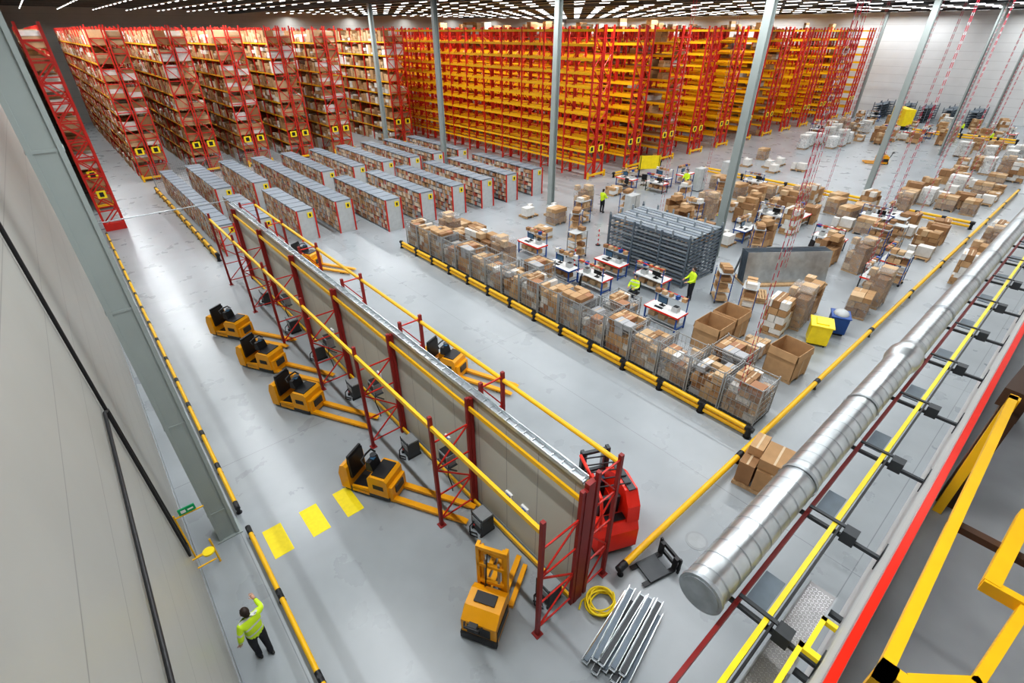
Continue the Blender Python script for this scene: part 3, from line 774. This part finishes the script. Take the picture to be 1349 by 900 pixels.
b.cyl((4.375,DY,DZ),(4.39,DY,DZ),DR-.03,GALVD,40)
b.obj('spiral_duct')
b=B()
b.b2(2.0,60,.86,.92,4.86,4.96,DRED); b.b2(2.0,60,.46,.53,4.93,5.03,YELB); b.b2(2.0,60,.40,.43,4.9,5.05,BLK)
x=4.98
while x<58:
    b.b2(x-.03,x+.03,-.19,1.4,4.80,4.86,DGR); b.b2(x-.10,x+.10,.16,.36,4.8,5.03,DGR)
    b.b2(x-.04,x+.04,1.05,1.39,4.86,5.0,DGR)
    b.b2(x-.03,x+.03,.36,.9,5.03,5.06,DGR)
    b.b2(x+.12,x+.75,.56,.84,4.9,4.92,BLUG)
    b.b2(x-.1,x+.1,-.195,-.18,4.65,5.1,DGR)
    x+=2.33
b.obj('duct_support_brackets')
slab('wall_mezzanine',1.9,60,-.28,-.2,0,7.3,WALLW)
b=B(); b.b2(1.9,60,-.27,-.2,7.3,7.39,REDB); b.b2(1.9,60,-.24,-.19,7.26,7.3,GRY); b.obj('mezzanine_edge_beam')
DECK=mat('mezzanine_deck_grey',(.30,.31,.32),.35,.1,.2,.8)
slab('mezzanine_deck',1.9,60,-3.1,-.3,6.6,6.75,DECK)
CHK=mat('checker_plate',(.34,.33,.33),.4,.6,.1,6); CHK2=mat('checker_tread',(.62,.62,.62),.3,.8,.1,6)
b=B(); b.b2(.8,6.4,0.0,.36,4.5,4.53,CHK); b.b2(.8,6.4,-.02,0.0,4.45,4.56,GRY); b.b2(.8,6.4,.36,.38,4.45,4.56,GRY)
k=0; x=2.0
while x<6.35:
    for j in range(8):
        b.box(x,.03+j*.043,4.533,.035,.008,.006,CHK2,.8 if (k+j)%2 else -.8)
    x+=.045;k+=1
for x in (1,3,5,6.2): b.b2(x-.04,x+.04,-.19,.36,4.38,4.45,DGR)
b.obj('checker_plate_walkway')
b=B()
b.b2(3.2,4.82,.02,.08,5.2,5.28,YELB); b.b2(4.74,4.82,-.17,.08,5.2,5.28,YELB); b.b2(3.2,4.82,.02,.07,4.9,4.95,YELB)
for x in (3.4,4.35,4.77): b.b2(x-.025,x+.025,.02,.07,4.53,5.2,YELB)
b.b2(5.3,5.36,-.17,.02,5.2,5.28,YELB); b.b2(4.82,5.36,-.04,.02,5.2,5.28,YELB); b.b2(5.3,5.36,-.03,.02,4.53,5.2,YELB)
b.obj('walkway_handrail')
b=B()
b.b2(2.6,6.6,-.40,-.33,8.4,8.5,YEL); b.b2(2.6,2.68,-1.6,-.33,8.38,8.5,YEL)
b.beam((2.68,-.48,8.44),(2.98,-.76,8.44),.07,.08,YEL); b.beam((2.95,-.74,8.44),(4.3,-.92,8.44),.06,.08,YEL)
b.beam((3.78,-.66,8.46),(4.75,-.72,8.46),.09,.09,YEL); b.b2(3.76,3.82,-.9,-.62,8.40,8.5,YEL)
for x in (2.6,6.5): b.b2(x,x+.08,-.42,-.33,6.75,8.5,YEL)
b.b2(2.6,2.68,-1.6,-1.5,6.75,8.5,YEL); b.b2(4.25,4.32,-1.6,-.33,8.38,8.44,BROWN)
b.obj('platform_railing')
b=B(); b.beam((6.66,-.38,8.4),(9.5,-.6,8.4),.22,.22,BROWN); b.b2(6.7,6.9,-.5,-.32,6.75,8.4,BROWN); b.b2(9.3,9.5,-.7,-.5,6.75,8.4,BROWN)
b.obj('steel_support_frame')

# ------------------------------------------------------------ people
def person(name,loc,rz,J,vest=VEST,hairm=HAIR,hands=True):
    V=[];E=[];RR=[];MT=[]
    def add(p,r): V.append(Vector(p)); RR.append(r); return len(V)-1
    def link(a,c,m): E.append((a,c)); MT.append(m)
    pel=add(J['pelvis'],(.17,.135)); sp=add(J['spine'],(.17,.135)); chs=add(J['chest'],(.2,.15)); nb=add(J['neck'],(.085,.075)); nk=add(J['head0'],(.055,.055))
    link(pel,sp,vest);link(sp,chs,vest);link(chs,nb,vest);link(nb,nk,SKIN)
    for s in ('L','R'):
        h=add(J['hip'+s],(.11,.11));k=add(J['knee'+s],(.078,.08));a=add(J['ank'+s],(.055,.057));t=add(J['toe'+s],(.045,.035))
        link(pel,h,PANT);link(h,k,PANT);link(k,a,PANT);link(a,t,SHOE)
        sh=add(J['sho'+s],(.085,.085));e=add(J['elb'+s],(.065,.065));w=add(J['wri'+s],(.042,.042))
        link(chs,sh,vest);link(sh,e,vest);link(e,w,vest)
    me=bpy.data.meshes.new('tmp'); me.from_pydata([tuple(v) for v in V],E,[])
    bm=bmesh.new();bm.from_mesh(me);ly=bm.verts.layers.skin.verify();bm.verts.ensure_lookup_table()
    for i,v in enumerate(bm.verts): v[ly].radius=RR[i]; v[ly].use_root=(i==0)
    bm.to_mesh(me);bm.free()
    o=bpy.data.objects.new('tmp',me);bpy.context.scene.collection.objects.link(o)
    md=o.modifiers.new('s','SKIN'); md.use_smooth_shade=True
    sb=o.modifiers.new('d','SUBSURF'); sb.levels=2; sb.render_levels=2
    dg=bpy.context.evaluated_depsgraph_get(); dg.update()
    em=bpy.data.meshes.new_from_object(o.evaluated_get(dg))
    b=B()
    def segd(p,a,c):
        ab=c-a; t=max(0,min(1,(p-a).dot(ab)/ab.length_squared)); return (p-a-ab*t).length
    b.v=[tuple(v.co) for v in em.vertices]
    for f in em.polygons:
        c=f.center; k=min(range(len(E)),key=lambda q:segd(c,V[E[q][0]],V[E[q][1]])/(sum(RR[E[q][0]])+sum(RR[E[q][1]])))
        b.f.append(tuple(f.vertices)); b.m.append(b.mi(MT[k])); b.s.append(True)
    bpy.data.objects.remove(o)
    n0=Vector(J['head0']); hc=n0+Vector((0,.02,.115)); hx,hy,hz=hc
    def hf(p):
        x,y,z=p
        if z<-.2: x*=1+.35*(z+.2); y*=1+.15*(z+.2)
        return [x,y,z]
    b.ell(hc,(.076,.098,.12),SKIN,18,12,hf)
    b.ell((hx,hy+.098,hz-.01),(.014,.02,.028),SKIN,8,6)
    for s in(-1,1):
        b.ell((hx+s*.078,hy-.0,hz),(.012,.022,.034),SKIN,8,6); b.ell((hx+s*.03,hy+.087,hz+.015),(.013,.009,.008),WHT,8,6); b.ell((hx+s*.03,hy+.094,hz+.015),(.006,.004,.006),BLK,6,5)
        b.ell((hx+s*.03,hy+.09,hz+.035),(.018,.008,.005),hairm,6,5)
    b.ell((hx,hy+.09,hz-.055),(.024,.008,.007),mat('lips',(.45,.16,.13),.5),8,5)
    b.ell((hx,hy-.018,hz+.028),(.086,.1,.108),hairm,16,10); b.ell((hx,hy-.07,hz-.03),(.065,.05,.07),hairm,12,8)
    if hands:
        for s in ('L','R'):
            w=Vector(J['wri'+s]);e=Vector(J['elb'+s]); d=(w-e).normalized()
            side=d.cross(Vector((0,0,1))); side=side.normalized() if side.length>.2 else Vector((0,1,0)); nrm=side.cross(d).normalized()
            b.tube([w-d*.01,w+d*.03,w+d*.075,w+d*.09],.03,SKIN,8,[.028,.036,.038,.026])
            for q,(off,ln) in enumerate([(-.03,.062),(-.01,.075),(.01,.07),(.03,.054)]):
                p0=w+d*.08+side*off; b.tube([p0,p0+d*ln*.5-nrm*.008,p0+d*ln*.85-nrm*.03,p0+d*ln-nrm*.045],.009,SKIN,6,[.0095,.009,.008,.006])
            p0=w+d*.035-side*.03; b.tube([p0,p0-side*.028+d*.025,p0-side*.035+d*.055-nrm*.01],.01,SKIN,6,[.012,.0105,.008])
    for s in('L','R'):
        a=Vector(J['ank'+s]);t=Vector(J['toe'+s]); m_=(a+t)/2; b.ell((m_.x,m_.y-.01,.037),(.05,.14,.037),SHOE,12,6)
    return b.obj(name,loc,rz)
def base():
    J=dict(pelvis=(0,0,.96),spine=(0,.0,1.14),chest=(0,.01,1.33),neck=(0,0,1.48),head0=(0,.01,1.55))
    for s,k in (('L',-1),('R',1)):
        J['hip'+s]=(k*.1,0,.88);J['knee'+s]=(k*.11,.02,.5);J['ank'+s]=(k*.11,-.01,.09);J['toe'+s]=(k*.13,.15,.045)
        J['sho'+s]=(k*.19,0,1.42);J['elb'+s]=(k*.25,-.02,1.13);J['wri'+s]=(k*.26,.08,.9)
    return J
J=base(); J['elbR']=(.34,.12,1.26);J['wriR']=(.34,.32,1.40);J['kneeL']=(-.10,.08,.5);J['ankL']=(-.09,.05,.1);J['toeL']=(-.10,.21,.05)
J['kneeR']=(.10,.0,.5);J['ankR']=(.09,-.08,.09);J['toeR']=(.10,.07,.045);J['elbL']=(-.29,-.06,1.15);J['wriL']=(-.30,.05,.93)
person('warehouse_worker',(-.5,7.75,0),.3,J)
S=base()
for k in ('pelvis','spine','chest','neck','head0','shoL','shoR'): S[k]=(S[k][0],S[k][1],S[k][2]-.34)
for s,k in (('L',-1),('R',1)):
    S['hip'+s]=(k*.1,.04,.59);S['knee'+s]=(k*.13,.44,.54);S['ank'+s]=(k*.13,.42,.1);S['toe'+s]=(k*.14,.57,.045)
    S['elb'+s]=(k*.25,.1,.86);S['wri'+s]=(k*.17,.36,.88)
person('seated_worker',(19.4,13.0,0),math.radians(100),S); put(CH,'office_chair',(19.4,13.0,0),math.radians(100))
P=base(); P['elbR']=(.27,.1,1.15);P['wriR']=(.18,.34,1.12);P['elbL']=(-.27,.1,1.15);P['wriL']=(-.15,.36,1.08)
for (x,y,a) in [(21.7,11.2,60),(29.4,23.6,-90),(32.5,15.6,20),(90,14,0),(39.4,22.8,90),(84,10,0)]:
    person('warehouse_worker',(x,y,0),math.radians(a),P,HIV)

# ------------------------------------------------------------ world & camera
w=bpy.data.worlds.new('world'); bpy.context.scene.world=w; w.use_nodes=True
w.node_tree.nodes['Background'].inputs[0].default_value=(.6,.7,.8,1); w.node_tree.nodes['Background'].inputs[1].default_value=.3
c=bpy.data.cameras.new('camera'); co=bpy.data.objects.new('camera',c); bpy.context.scene.collection.objects.link(co)
c.sensor_width=36; c.lens=17.3; c.clip_start=.05; c.clip_end=400
co.location=(0,0,11.7); co.rotation_euler=(math.radians(57.8),0,math.radians(-40.8))
bpy.context.scene.camera=co
vs=bpy.context.scene.view_settings
vs.view_transform='Standard'
for lk in ('Medium High Contrast','Standard - Medium High Contrast'):
    try: vs.look=lk; break
    except Exception as e: print('LOOK',e)
